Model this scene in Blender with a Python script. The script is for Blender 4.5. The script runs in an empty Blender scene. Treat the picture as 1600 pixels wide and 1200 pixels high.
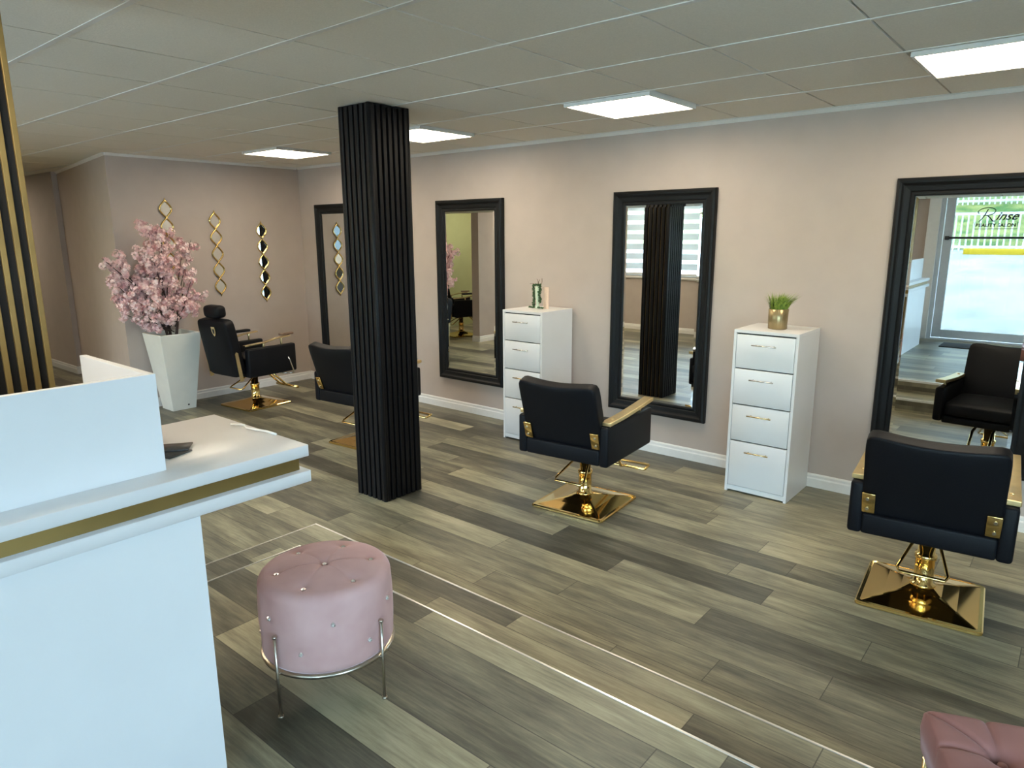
import bpy, bmesh, math, random
from mathutils import Vector, Matrix
random.seed(7)
PI = math.pi
sc = bpy.context.scene
C = sc.collection

# ---------------------------------------------------------------- camera
F_PX, YAW, PITCH, ROLL = 1079.7, -0.69621, -0.213405, -0.00464
cam_d = bpy.data.cameras.new('camera'); cam = bpy.data.objects.new('camera', cam_d); C.objects.link(cam)
fw = Vector((math.sin(YAW)*math.cos(PITCH), math.cos(YAW)*math.cos(PITCH), math.sin(PITCH)))
rt = Vector((math.cos(YAW), -math.sin(YAW), 0)); up = rt.cross(fw)
r2 = rt*math.cos(ROLL)+up*math.sin(ROLL); u2 = up*math.cos(ROLL)-rt*math.sin(ROLL)
cam.matrix_world = Matrix(((r2.x, u2.x, -fw.x, 0), (r2.y, u2.y, -fw.y, 0), (r2.z, u2.z, -fw.z, 1.715), (0, 0, 0, 1)))
cam_d.sensor_width = 36; cam_d.lens = F_PX*36/1600; cam_d.clip_start = 0.05; cam_d.clip_end = 200
sc.camera = cam

# ---------------------------------------------------------------- world, sun, exposure
PANEL = 8.5           # brightness of the ceiling panels
SKY = 9.0
wd = bpy.data.worlds.new('world'); sc.world = wd; wd.use_nodes = True
wn = wd.node_tree.nodes; wl = wd.node_tree.links
bg = wn['Background']
bg.inputs[0].default_value = (0.55, 0.77, 1.0, 1); bg.inputs[1].default_value = SKY
sun_d = bpy.data.lights.new('sun', 'SUN'); sun_d.energy = 6; sun_d.angle = 0.01; sun_d.color = (1, .97, .92)
sun = bpy.data.objects.new('sun', sun_d); C.objects.link(sun)
sun.rotation_euler = Vector((0.45, -0.25, -0.85)).to_track_quat('-Z', 'Y').to_euler()
sc.view_settings.view_transform = 'Standard'; sc.view_settings.look = 'None'
sc.view_settings.exposure = 1.35; sc.view_settings.gamma = 1; sc.view_settings.use_curve_mapping = False
sc.cycles.use_denoising = True; sc.cycles.max_bounces = 12; sc.cycles.diffuse_bounces = 6
sc.cycles.glossy_bounces = 8; sc.cycles.transparent_max_bounces = 12; sc.cycles.caustics_reflective = False
sc.cycles.caustics_refractive = False; sc.cycles.sample_clamp_indirect = 6

def portal(name, loc, rot, sx, sy):
    d = bpy.data.lights.new(name, 'AREA'); d.shape = 'RECTANGLE'; d.size = sx; d.size_y = sy; d.energy = 1
    d.cycles.is_portal = True
    o = bpy.data.objects.new(name, d); C.objects.link(o); o.location = loc; o.rotation_euler = rot
portal('portal_door', (-.93, -1.78, 1.3), (PI/2, 0, 0), 1.3, 2.1)
portal('portal_shopfront', (1.55, -1.79, 1.385), (PI/2, 0, 0), 3.1, 2.07)
portal('portal_blinds', (-4.75, -1.78, 1.62), (PI/2, 0, 0), 4.5, 1.35)

portal('portal_side', (3.38, -.3, 1.375), (PI/2, 0, PI/2), 1.8, 1.95)
# ---------------------------------------------------------------- materials
def new_mat(name):
    m = bpy.data.materials.new(name); m.use_nodes = True
    return m, m.node_tree.nodes, m.node_tree.links, m.node_tree.nodes['Principled BSDF']
def ramp(n, stops):
    r = n.new('ShaderNodeValToRGB'); e = r.color_ramp.elements
    while len(e) < len(stops): e.new(.5)
    for i, (p, c) in enumerate(stops): e[i].position = p; e[i].color = (*c, 1)
    return r
def mat(name, col, rough=.5, metal=0., var=.06, scale=30, bump=0., coat=0., sheen=0., spec=.5):
    m, n, l, b = new_mat(name)
    tc = n.new('ShaderNodeTexCoord'); no = n.new('ShaderNodeTexNoise'); no.inputs['Scale'].default_value = scale
    no.inputs['Detail'].default_value = 4
    l.new(tc.outputs['Object'], no.inputs['Vector'])
    r = ramp(n, [(.3, tuple(c*(1-var) for c in col)), (.7, tuple(min(1, c*(1+var)) for c in col))])
    l.new(no.outputs['Fac'], r.inputs['Fac']); l.new(r.outputs['Color'], b.inputs['Base Color'])
    b.inputs['Roughness'].default_value = rough; b.inputs['Metallic'].default_value = metal
    b.inputs['Coat Weight'].default_value = coat; b.inputs['Sheen Weight'].default_value = sheen
    b.inputs['Specular IOR Level'].default_value = spec
    if bump:
        bp = n.new('ShaderNodeBump'); bp.inputs['Strength'].default_value = bump; bp.inputs['Distance'].default_value = .004
        l.new(no.outputs['Fac'], bp.inputs['Height']); l.new(bp.outputs['Normal'], b.inputs['Normal'])
    return m
M = {}
M['wall'] = mat('mauve_paint', (.50, .425, .375), .75, var=.03, scale=6, bump=.03)
M['wall_green'] = mat('green_paint', (.42, .47, .25), .75, var=.03, scale=6)
M['trim'] = mat('white_trim', (.80, .78, .74), .4, var=.02)
M['tile'] = mat('ceiling_tile', (.80, .76, .67), .9, var=.04, scale=140, bump=.25)
M['bar'] = mat('ceiling_bar', (.74, .73, .69), .45, var=.02)
M['gap'] = mat('ceiling_gap', (.05, .048, .04), .9)
M['lam'] = mat('white_laminate', (.86, .86, .87), .28, var=.015, scale=5)
M['lamcab'] = mat('white_cabinet', (.80, .80, .80), .3, var=.015, scale=5)
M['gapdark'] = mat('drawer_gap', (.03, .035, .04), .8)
M['leather'] = mat('black_leather', (.0055, .006, .008), .5, var=.25, scale=260, bump=.12, spec=.17)
M['gold'] = mat('polished_gold', (.82, .58, .22), .09, 1., var=.02, scale=8)
M['goldpale'] = mat('pale_gold', (.80, .64, .36), .25, 1., var=.04, scale=12)
M['goldpad'] = mat('gold_arm_finish', (.74, .56, .27), .30, .85, var=.08, scale=14)
M['goldband'] = mat('brushed_gold_band', (.34, .23, .08), .38, .85, var=.08, scale=9)
M['goldpaint'] = mat('gold_slat_paint', (.34, .23, .08), .45, .6, var=.10, scale=9)
M['pewter'] = mat('warm_pewter', (.56, .50, .42), .28, 1., var=.04)
M['nosing'] = mat('metal_step_nosing', (.95, .93, .90), .3, .9, var=.02)
M['silver'] = mat('brushed_silver', (.72, .70, .66), .25, 1., var=.03)
M['blackslat'] = mat('black_slat', (.006, .006, .007), .42, var=.12, scale=30, spec=.22)
M['blackdark'] = mat('black_backing', (.004, .004, .004), .8)
M['blackframe'] = mat('black_frame', (.008, .009, .010), .45, var=.1, scale=40, spec=.2)
M['planter'] = mat('white_planter', (.74, .75, .69), .5, var=.03, scale=8, bump=.05)
M['soil'] = mat('dark_soil', (.03, .02, .015), .95, var=.3, scale=60, bump=.6)
M['branch'] = mat('brown_branch', (.055, .035, .03), .8, var=.2)
M['twig'] = mat('dry_twig', (.20, .13, .09), .8, var=.2)
M['leafdark'] = mat('dark_leaf', (.035, .10, .03), .55, var=.35, scale=60)
M['vase'] = mat('pale_green_ceramic', (.62, .72, .55), .25, var=.05)
M['peach'] = mat('peach_card', (.82, .62, .48), .6, var=.03)
M['potmetal'] = mat('ribbed_pot_metal', (.36, .28, .15), .34, .8, var=.12, scale=20)
M['paper'] = mat('dark_card', (.05, .05, .05), .35, var=.5, scale=70)
M['cable'] = mat('white_cable', (.9, .9, .88), .35)
M['crystal'] = mat('crystal_button', (.92, .88, .88), .18, .8, var=.02)
M['mat_dark'] = mat('rubber_mat', (.03, .032, .035), .9, var=.3, scale=90, bump=.4)
M['curb'] = mat('yellow_curb', (.60, .40, .01), .7, var=.06)
M['concrete'] = mat('concrete_lot', (.40, .41, .41), .9, var=.18, scale=1.2)
M['fence'] = mat('white_railing', (.8, .8, .8), .5, var=.02)
M['steelgrey'] = mat('grey_door_frame', (.52, .55, .57), .4, var=.03)
M['blackbar'] = mat('black_bar', (.02, .02, .02), .4)

def m_mirror():
    m, n, l, b = new_mat('mirror_glass')
    b.inputs['Base Color'].default_value = (.80, .83, .82, 1); b.inputs['Metallic'].default_value = 1; b.inputs['Roughness'].default_value = .0
    return m
M['mirror'] = m_mirror()
def m_glass(name='clear_glass', tint=(.93, .96, .95)):
    m = bpy.data.materials.new(name); m.use_nodes = True; n = m.node_tree.nodes; l = m.node_tree.links
    n.clear(); o = n.new('ShaderNodeOutputMaterial'); t = n.new('ShaderNodeBsdfTransparent'); g = n.new('ShaderNodeBsdfGlossy')
    t.inputs[0].default_value = (*tint, 1); g.inputs['Roughness'].default_value = .01
    fr = n.new('ShaderNodeFresnel'); fr.inputs[0].default_value = 1.45; x = n.new('ShaderNodeMixShader')
    l.new(fr.outputs[0], x.inputs[0]); l.new(t.outputs[0], x.inputs[1]); l.new(g.outputs[0], x.inputs[2]); l.new(x.outputs[0], o.inputs[0])
    return m
M['glass'] = m_glass(); M['glass_tint'] = m_glass('tinted_door_glass', (.40, .42, .41))  # door glass is darkened to dim the bright view outside
def m_emit(name, col, s):
    m = bpy.data.materials.new(name); m.use_nodes = True; n = m.node_tree.nodes; l = m.node_tree.links
    n.clear(); o = n.new('ShaderNodeOutputMaterial'); e = n.new('ShaderNodeEmission')
    e.inputs[0].default_value = (*col, 1); e.inputs[1].default_value = s; l.new(e.outputs[0], o.inputs[0])
    return m
M['panel'] = m_emit('led_diffuser', (1.0, .86, .66), PANEL)
def m_blind(name, alpha, col):
    m = bpy.data.materials.new(name); m.use_nodes = True; n = m.node_tree.nodes; l = m.node_tree.links
    n.clear(); o = n.new('ShaderNodeOutputMaterial'); d = n.new('ShaderNodeBsdfDiffuse'); t = n.new('ShaderNodeBsdfTranslucent')
    tr = n.new('ShaderNodeBsdfTransparent'); a = n.new('ShaderNodeMixShader'); c = n.new('ShaderNodeMixShader')
    d.inputs[0].default_value = (*col, 1); t.inputs[0].default_value = (*col, 1); a.inputs[0].default_value = .5; c.inputs[0].default_value = alpha
    l.new(d.outputs[0], a.inputs[1]); l.new(t.outputs[0], a.inputs[2]); l.new(a.outputs[0], c.inputs[1]); l.new(tr.outputs[0], c.inputs[2]); l.new(c.outputs[0], o.inputs[0])
    return m
M['blind'] = m_blind('blind_fabric', .04, (.62, .62, .60)); M['sheer'] = m_blind('sheer_fabric', .8, (.85, .87, .88))

def m_floor():
    m, n, l, b = new_mat('vinyl_planks')
    W, L = .178, 1.22
    def mth(op, *ins):
        x = n.new('ShaderNodeMath'); x.operation = op
        for i, v in enumerate(ins):
            if isinstance(v, (int, float)): x.inputs[i].default_value = v
            else: l.new(v, x.inputs[i])
        return x.outputs[0]
    g = n.new('ShaderNodeNewGeometry'); s = n.new('ShaderNodeSeparateXYZ'); l.new(g.outputs['Position'], s.inputs[0])
    X, Y, Z = s.outputs
    v = mth('DIVIDE', Y, W); row = mth('FLOOR', v)
    rw = n.new('ShaderNodeTexWhiteNoise'); rw.noise_dimensions = '1D'; l.new(row, rw.inputs['W'])
    u = mth('ADD', mth('DIVIDE', X, L), rw.outputs['Value']); col = mth('FLOOR', u)
    cmb = n.new('ShaderNodeCombineXYZ'); l.new(row, cmb.inputs[0]); l.new(col, cmb.inputs[1]); l.new(mth('ROUND', mth('MULTIPLY', Z, 24)), cmb.inputs[2])
    wn_ = n.new('ShaderNodeTexWhiteNoise'); wn_.noise_dimensions = '3D'; l.new(cmb.outputs[0], wn_.inputs['Vector'])
    pid = wn_.outputs['Value']
    # grain, stretched along the plank and shifted per plank
    gv = n.new('ShaderNodeCombineXYZ'); l.new(mth('ADD', mth('MULTIPLY', X, 2.3), mth('MULTIPLY', pid, 40)), gv.inputs[0])
    l.new(mth('MULTIPLY', Y, 13), gv.inputs[1]); l.new(mth('MULTIPLY', pid, 13), gv.inputs[2])
    n1 = n.new('ShaderNodeTexNoise'); n1.inputs['Scale'].default_value = 1.0; n1.inputs['Detail'].default_value = 6; n1.inputs['Roughness'].default_value = .62
    l.new(gv.outputs[0], n1.inputs['Vector'])
    gv2 = n.new('ShaderNodeCombineXYZ'); l.new(mth('ADD', mth('MULTIPLY', X, 5), mth('MULTIPLY', pid, 17)), gv2.inputs[0])
    l.new(mth('MULTIPLY', Y, 95), gv2.inputs[1])
    n2 = n.new('ShaderNodeTexNoise'); n2.inputs['Scale'].default_value = 1.0; n2.inputs['Detail'].default_value = 6; n2.inputs['Roughness'].default_value = .7
    l.new(gv2.outputs[0], n2.inputs['Vector'])
    t = mth('ADD', mth('MULTIPLY', pid, .66), mth('ADD', mth('MULTIPLY', mth('SUBTRACT', n1.outputs['Fac'], .5), 1.25), mth('MULTIPLY', mth('SUBTRACT', n2.outputs['Fac'], .5), .75)))
    t = mth('ADD', t, .155)
    r = ramp(n, [(.05, (.058, .054, .038)), (.3, (.115, .107, .078)), (.55, (.212, .196, .134)), (.8, (.355, .325, .215)), (1.0, (.46, .425, .29))])
    l.new(t, r.inputs['Fac'])
    fy_ = mth('SUBTRACT', v, row); fx_ = mth('SUBTRACT', u, col)
    ey = mth('MINIMUM', fy_, mth('SUBTRACT', 1, fy_)); ex = mth('MINIMUM', fx_, mth('SUBTRACT', 1, fx_))
    seam = mth('MAXIMUM', mth('LESS_THAN', ey, .010), mth('LESS_THAN', ex, .0015))
    mx = n.new('ShaderNodeMix'); mx.data_type = 'RGBA'; l.new(mth('MULTIPLY', seam, .75), mx.inputs[0]); l.new(r.outputs['Color'], mx.inputs[6]); mx.inputs[7].default_value = (.04, .035, .028, 1)
    l.new(mx.outputs[2], b.inputs['Base Color'])
    l.new(mth('ADD', .34, mth('MULTIPLY', n1.outputs['Fac'], .16)), b.inputs['Roughness'])
    bp = n.new('ShaderNodeBump'); bp.inputs['Strength'].default_value = .12; bp.inputs['Distance'].default_value = .002
    l.new(mth('SUBTRACT', n2.outputs['Fac'], mth('MULTIPLY', seam, .8)), bp.inputs['Height']); l.new(bp.outputs['Normal'], b.inputs['Normal'])
    return m
M['floor'] = m_floor()

def m_velvet(name, col, light, sheen=1.0):
    m, n, l, b = new_mat(name)
    tc = n.new('ShaderNodeTexCoord'); no = n.new('ShaderNodeTexNoise'); no.inputs['Scale'].default_value = 7; no.inputs['Detail'].default_value = 3
    l.new(tc.outputs['Object'], no.inputs['Vector'])
    r = ramp(n, [(.35, col), (.68, light)]); l.new(no.outputs['Fac'], r.inputs['Fac']); l.new(r.outputs['Color'], b.inputs['Base Color'])
    b.inputs['Roughness'].default_value = .7; b.inputs['Sheen Weight'].default_value = sheen; b.inputs['Sheen Roughness'].default_value = .35
    b.inputs['Sheen Tint'].default_value = (1, .76, .80, 1)
    n2 = n.new('ShaderNodeTexNoise'); n2.inputs['Scale'].default_value = 500; l.new(tc.outputs['Object'], n2.inputs['Vector'])
    bp = n.new('ShaderNodeBump'); bp.inputs['Strength'].default_value = .15; bp.inputs['Distance'].default_value = .001
    l.new(n2.outputs['Fac'], bp.inputs['Height']); l.new(bp.outputs['Normal'], b.inputs['Normal'])
    return m
M['velvet'] = m_velvet('pink_velvet', (.56, .33, .31), (.66, .42, .40))
M['velvet2'] = m_velvet('rose_velvet', (.23, .095, .08), (.29, .125, .11), .25)

def m_petal():
    m, n, l, b = new_mat('blossom_petals')
    g = n.new('ShaderNodeNewGeometry'); no = n.new('ShaderNodeTexNoise'); no.inputs['Scale'].default_value = 14; no.inputs['Detail'].default_value = 2
    l.new(g.outputs['Position'], no.inputs['Vector'])
    r = ramp(n, [(.30, (.80, .48, .50)), (.5, (.92, .68, .67)), (.72, (.96, .82, .80))]); l.new(no.outputs['Fac'], r.inputs['Fac'])
    l.new(r.outputs['Color'], b.inputs['Base Color']); b.inputs['Roughness'].default_value = .7
    b.inputs['Subsurface Weight'].default_value = 0
    return m
M['petal'] = m_petal()
def m_grass(name, a, c, sc_=8):
    m, n, l, b = new_mat(name)
    g = n.new('ShaderNodeNewGeometry'); no = n.new('ShaderNodeTexNoise'); no.inputs['Scale'].default_value = sc_; no.inputs['Detail'].default_value = 5
    l.new(g.outputs['Position'], no.inputs['Vector']); r = ramp(n, [(.35, a), (.65, c)]); l.new(no.outputs['Fac'], r.inputs['Fac'])
    l.new(r.outputs['Color'], b.inputs['Base Color']); b.inputs['Roughness'].default_value = .7
    return m
M['blade'] = m_grass('grass_blades', (.12, .22, .03), (.40, .52, .08), 60)
M['hill'] = m_grass('hill_grass', (.05, .14, .02), (.30, .30, .09), 2.5)

# ---------------------------------------------------------------- mesh helpers
class MB:
    """collects shapes; build() links them as one mesh object"""
    def __init__(s): s.bm = bmesh.new(); s.mats = []
    def box(s, x0, x1, y0, y1, z0, z1, mi=0, mtx=None):
        vs = [s.bm.verts.new(Vector(p) if mtx is None else mtx @ Vector(p)) for p in
              ((x0, y0, z0), (x1, y0, z0), (x1, y1, z0), (x0, y1, z0), (x0, y0, z1), (x1, y0, z1), (x1, y1, z1), (x0, y1, z1))]
        for f in ((0, 3, 2, 1), (4, 5, 6, 7), (0, 1, 5, 4), (1, 2, 6, 5), (2, 3, 7, 6), (3, 0, 4, 7)):
            fc = s.bm.faces.new([vs[i] for i in f]); fc.material_index = mi
        return s
    def rbox(s, x0, x1, y0, y1, z0, z1, r=.01, seg=3, mtx=None, mi=0):
        t = bmesh.new(); bmesh.ops.create_cube(t, size=1)
        for v in t.verts: v.co = Vector(((x0+x1)/2+v.co.x*(x1-x0), (y0+y1)/2+v.co.y*(y1-y0), (z0+z1)/2+v.co.z*(z1-z0)))
        bmesh.ops.bevel(t, geom=t.edges[:], offset=r, segments=seg, affect='EDGES', profile=.5)
        return s.merge(t, mtx, mi)
    def merge(s, t, mtx=None, mi=0):
        mp = {}
        for v in t.verts: mp[v] = s.bm.verts.new(v.co if mtx is None else mtx @ v.co)
        for f in t.faces:
            nf = s.bm.faces.new([mp[v] for v in f.verts]); nf.smooth = True; nf.material_index = mi
        t.free(); return s
    def tube(s, pts, r, seg=10, closed=False, mi=0, flat=1.0):
        pts = [Vector(p) for p in pts]; n = len(pts); rings = []; prev = None
        rs = r if isinstance(r, (list, tuple)) else [r]*n
        for i, p in enumerate(pts):
            a = pts[(i-1) % n] if (closed or i > 0) else p; b = pts[(i+1) % n] if (closed or i < n-1) else p
            t = (b-a).normalized()
            if prev is None:
                u = t.cross(Vector((0, 0, 1)));  u = u if u.length > .05 else t.cross(Vector((1, 0, 0)))
            else: u = prev-t*prev.dot(t)
            u.normalize(); prev = u; w = t.cross(u)
            rings.append([s.bm.verts.new(p+(u*math.cos(k*2*PI/seg)+w*math.sin(k*2*PI/seg)*flat)*rs[i]) for k in range(seg)])
        for i in range(n if closed else n-1):
            A, B = rings[i], rings[(i+1) % n]
            for k in range(seg):
                f = s.bm.faces.new((A[k], A[(k+1) % seg], B[(k+1) % seg], B[k])); f.smooth = True; f.material_index = mi
        if not closed:
            f = s.bm.faces.new(rings[0][::-1]); f.material_index = mi
            f = s.bm.faces.new(rings[-1]); f.material_index = mi
        return s
    def lathe(s, prof, seg=40, c=(0, 0), mi=0, rib=None):
        rings = []
        for r, z in prof:
            rings.append([s.bm.verts.new((c[0]+r*(rib(k) if rib else 1)*math.cos(2*PI*k/seg), c[1]+r*(rib(k) if rib else 1)*math.sin(2*PI*k/seg), z)) for k in range(seg)])
        for A, B in zip(rings, rings[1:]):
            for k in range(seg):
                f = s.bm.faces.new((A[k], A[(k+1) % seg], B[(k+1) % seg], B[k])); f.smooth = True; f.material_index = mi
        f = s.bm.faces.new(rings[0][::-1]); f.material_index = mi
        f = s.bm.faces.new(rings[-1]); f.material_index = mi
        return s
    def loft(s, rings, cap=True, smooth=False, mi=0, closed=False):
        R = [[s.bm.verts.new(p) for p in ring] for ring in rings]; n = len(R[0])
        pairs = list(zip(R, R[1:])) + ([(R[-1], R[0])] if closed else [])
        for A, B in pairs:
            for k in range(n):
                f = s.bm.faces.new((A[k], A[(k+1) % n], B[(k+1) % n], B[k])); f.smooth = smooth; f.material_index = mi
        if cap and not closed:
            f = s.bm.faces.new(R[0][::-1]); f.material_index = mi; f = s.bm.faces.new(R[-1]); f.material_index = mi
        return s
    def build(s, name, m, parent=None, bevel=0, sub=0, recalc=True):
        if recalc: bmesh.ops.recalc_face_normals(s.bm, faces=s.bm.faces[:])
        me = bpy.data.meshes.new(name); s.bm.to_mesh(me); s.bm.free()
        for mm in (m if isinstance(m, (list, tuple)) else [m]): me.materials.append(M[mm])
        o = bpy.data.objects.new(name, me); C.objects.link(o)
        if parent: o.parent = parent
        if bevel:
            b = o.modifiers.new('bevel', 'BEVEL'); b.width = bevel; b.segments = 2; b.limit_method = 'ANGLE'; b.angle_limit = .7
        if sub:
            b = o.modifiers.new('subdivision', 'SUBSURF'); b.levels = sub; b.render_levels = sub
        return o
def struct(o, label=None):
    o['kind'] = 'structure'
    if label: o['label'] = label
    return o
def tag(o, label, cat, group=None):
    o['label'] = label; o['category'] = cat
    if group: o['group'] = group
    return o
def thing(name, label, cat, loc=(0, 0, 0), rz=0, group=None):
    o = bpy.data.objects.new(name, None); C.objects.link(o); o.empty_display_size = .1
    o.location = loc; o.rotation_euler = (0, 0, rz)
    return tag(o, label, cat, group)
def dup(root, loc, rz, label, group=None):
    def cp(o, p):
        c = o.copy(); C.objects.link(c)
        if p: c.parent = p
        for ch in list(o.children): cp(ch, c)
        return c
    r = cp(root, None); r.location = loc; r.rotation_euler = (0, 0, rz); r['label'] = label
    if group: r['group'] = group
    return r
def T(x, y, z, rx=0, ry=0, rz=0):
    from mathutils import Euler
    return Matrix.Translation((x, y, z)) @ Euler((rx, ry, rz)).to_matrix().to_4x4()

# ---------------------------------------------------------------- room shell
ZC = 2.475; WY = 4.80; FX = -7.22; BY = -1.60; RX = 3.2; LX = -13.0
struct(MB().box(LX, RX, BY-.15, WY, -.1, 0).build('floor', 'floor'))
struct(MB().box(-3.175, RX, BY, 2.075, 0, .13).build('floor_lower_step', 'floor'))
struct(MB().box(-2.775, RX, BY, 1.715, .13, .25).build('floor_platform', 'floor'))
def nosing(name, z, x0, y1):
    b = MB()
    b.box(x0-.004, RX, y1-.006, y1+.004, z-.02, z+.0025)
    b.box(x0-.004, x0+.004, BY, y1-.006, z-.02, z+.0025)
    return struct(b.build(name, 'nosing', bevel=.0018))
nosing('trim_1', .13, -3.175, 2.075); nosing('trim_2', .25, -2.775, 1.715)

# ceiling: tiles with butt gaps one way, flat bars the other way
X0, PX, Y0, PY = -3.811, .6116, 4.767, .608
b = MB(); b.box(LX, RX, BY, WY, ZC+.016, ZC+.12, 1)
xs = [X0+PX*k for k in range(-16, 13)]; ys = [Y0-PY*k for k in range(-1, 12)]
lights_x = [X0+PX*.5+PX*k for k in (-4, -1, 2, 5)]
LY = (3.551+4.159)/2; LY2 = Y0-PY*7.5
added_fill_lights = [(X0+PX*(.5+k), LY2) for k in (-8, -6, -4, -1, 2)]+[(X0+PX*(-12.5), Y0-PY*4.5), (X0+PX*(-7+.5), Y0-PY*9.5), (X0+PX*(-3.5), Y0-PY*9.5)]  # unseen panels added as fill light for the left side, hallway and desk
all_lights = [(x, LY) for x in lights_x]+added_fill_lights
def is_light(cx, cy): return any(abs(cx-a) < .2 and abs(cy-c) < .2 for a, c in all_lights)
for i in range(len(xs)-1):
    for j in range(len(ys)-1):
        xa, xb, ya, yb = max(xs[i]+.005, LX), min(xs[i+1]-.005, RX), max(ys[j+1], BY), min(ys[j], WY)
        if xb-xa < .01 or yb-ya < .01: continue
        if is_light((xa+xb)/2, (ya+yb)/2): continue
        dz = random.uniform(-.0008, .0008)
        b.box(xa, xb, ya, yb, ZC+dz, ZC+.016, 0)
for y in ys:
    if BY < y < WY-.02: b.box(LX, RX, y-.011, y+.011, ZC-.003, ZC+.001, 2)
struct(b.build('ceiling', ['tile', 'gap', 'bar']))

def wall_box(name, x0, x1, y0, y1, z0=0, z1=ZC, m='wall'):
    return struct(MB().box(x0, x1, y0, y1, z0, z1).build(name, m))
wall_box('wall_right', FX-.15, RX+.15, WY, WY+.15, -.1, ZC+.12)
wall_box('wall_far', FX-.15, FX, 2.80, WY)

# hallway wall: angled run, then the next wall standing forward of it
A, B_ = Vector((FX, 2.74, 0)), Vector((-9.78, 3.15, 0))
b = MB(); b.loft([[(A.x, A.y, z), (B_.x, B_.y, z), (B_.x, 3.30, z), (FX-.15, 3.30, z), (FX-.15, 2.80, z), (FX, 2.80, z)] for z in (0, ZC)])
struct(b.build('wall_hallway', 'wall'))
wall_box('wall_hallway_end', LX, -9.78, 3.09, 3.30)
wall_box('wall_left', -7.70, -7.55, BY, 1.35)
wall_box('wall_green', -9.45, -9.30, BY, 2.1, m='wall_green')
wall_box('wall_hallway_back', LX-.15, LX, BY, 3.3)
wall_box('wall_front_left', LX, -7.85, BY-.18, BY)

# front wall (behind the camera) with blinds window, door and shopfront
DX0, DX1, DZ = -1.72, -.22, 2.32
b = MB()
y0, y1 = BY-.18, BY
b.box(-7.85, -7.0, y0, y1, -.1, ZC+.12); b.box(-7.0, -2.5, y0, y1, -.1, .97); b.box(-7.0, -2.5, y0, y1, 2.3, ZC+.12)
b.box(-2.5, DX0, y0, y1, -.1, ZC+.12); b.box(DX0, DX1, y0, y1, -.1, .25); b.box(DX0, DX1, y0, y1, DZ, ZC+.12)
b.box(DX1, 0, y0, y1, -.1, ZC+.12); b.box(0, 3.1, y0, y1, -.1, .35); b.box(0, 3.1, y0, y1, 2.42, ZC+.12); b.box(3.1, RX+.15, y0, y1, -.1, ZC+.12)
struct(b.build('wall_front', 'wall'))
b = MB()
b.box(RX, RX+.15, BY-.18, -1.2, -.1, ZC+.12); b.box(RX, RX+.15, -1.2, .6, -.1, .4); b.box(RX, RX+.15, -1.2, .6, 2.35, ZC+.12); b.box(RX, RX+.15, .6, WY, -.1, ZC+.12)
struct(b.build('wall_near', 'wall'))
struct(MB().box(RX+.151, 20, -1.79, 12, -.1, .1).build('floor_side_lot', 'concrete'))

# baseboards with a small step profile, and the thin cornice
def run_board(name, p, q, nrm, z0=0, h=.095):
    p, q, nrm = Vector((*p, 0)), Vector((*q, 0)), Vector((*nrm, 0)).normalized()
    prof = [(0, 0), (.014, 0), (.014, h*.62), (.009, h*.72), (.009, h*.9), (.004, h), (0, h)]
    struct(MB().loft([[pt+nrm*d+Vector((0, 0, z0+z)) for d, z in prof] for pt in (p, q)]).build(name, 'trim'))
run_board('baseboard_right', (FX, WY), (RX, WY), (0, -1))
run_board('baseboard_far', (FX, 2.74), (FX, WY-.015), (1, 0))
hn = (-(B_-A).y, (B_-A).x); hn = (hn[0]*-1, hn[1]*-1) if hn[1] > 0 else hn
run_board('baseboard_hallway', (A.x, A.y), (B_.x, B_.y), hn)
run_board('baseboard_hallway_end', (LX, 3.09), (-9.78, 3.09), (0, -1)); run_board('baseboard_jut', (-9.78, 3.076), (-9.78, 3.14), (1, 0))
run_board('baseboard_left', (-7.55, BY+.015), (-7.55, 1.35), (1, 0)); run_board('baseboard_passage', (-7.70, 1.35), (-7.536, 1.35), (0, 1))
run_board('baseboard_front', (-7.55, BY), (-3.2, BY), (0, 1))
def cornice(name, p, q, nrm):
    p, q, nrm = Vector((*p, ZC)), Vector((*q, ZC)), Vector((*nrm, 0)).normalized()
    prof = [(0, 0), (.022, 0), (.020, -.006), (.004, -.022), (0, -.024)]
    struct(MB().loft([[pt+nrm*d+Vector((0, 0, z)) for d, z in prof] for pt in (p, q)]).build(name, 'trim'))
cornice('trim_3', (FX, WY), (RX, WY), (0, -1)); cornice('trim_4', (FX, 2.74), (FX, WY-.022), (1, 0)); cornice('trim_5', (A.x, A.y), (B_.x, B_.y), hn)

# windows and door of the front wall
def casing(b, x0, x1, y, z0, z1, w=.07, d=.02, bottom=True):
    b.box(x0-w, x0, y, y+d, z0-(w if bottom else 0), z1+w); b.box(x1, x1+w, y, y+d, z0-(w if bottom else 0), z1+w)
    b.box(x0, x1, y, y+d, z1, z1+w)
    if bottom: b.box(x0, x1, y, y+d, z0-w, z0)
w = struct(thing('window_1', '', '')); del w['label']; del w['category']
b = MB(); casing(b, -7.0, -2.5, BY, .97, 2.3, .05, .012)
for x in (-7.0, -6.03, -4.93, -2.54): b.box(x, x+.04, BY-.12, BY-.07, .97, 2.3)
b.box(-7.0, -2.5, BY-.12, BY-.07, .97, 1.02); b.box(-7.0, -2.5, BY-.12, BY-.07, 2.26, 2.3)
b.build('window_frame', 'trim', w)
MB().box(-7.05, -2.45, BY-.06, BY+.04, .94, .97).build('window_sill', 'trim', w)
MB().box(-6.96, -2.54, BY-.10, BY-.09, 1.02, 2.26).build('pane', 'glass', w)
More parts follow.
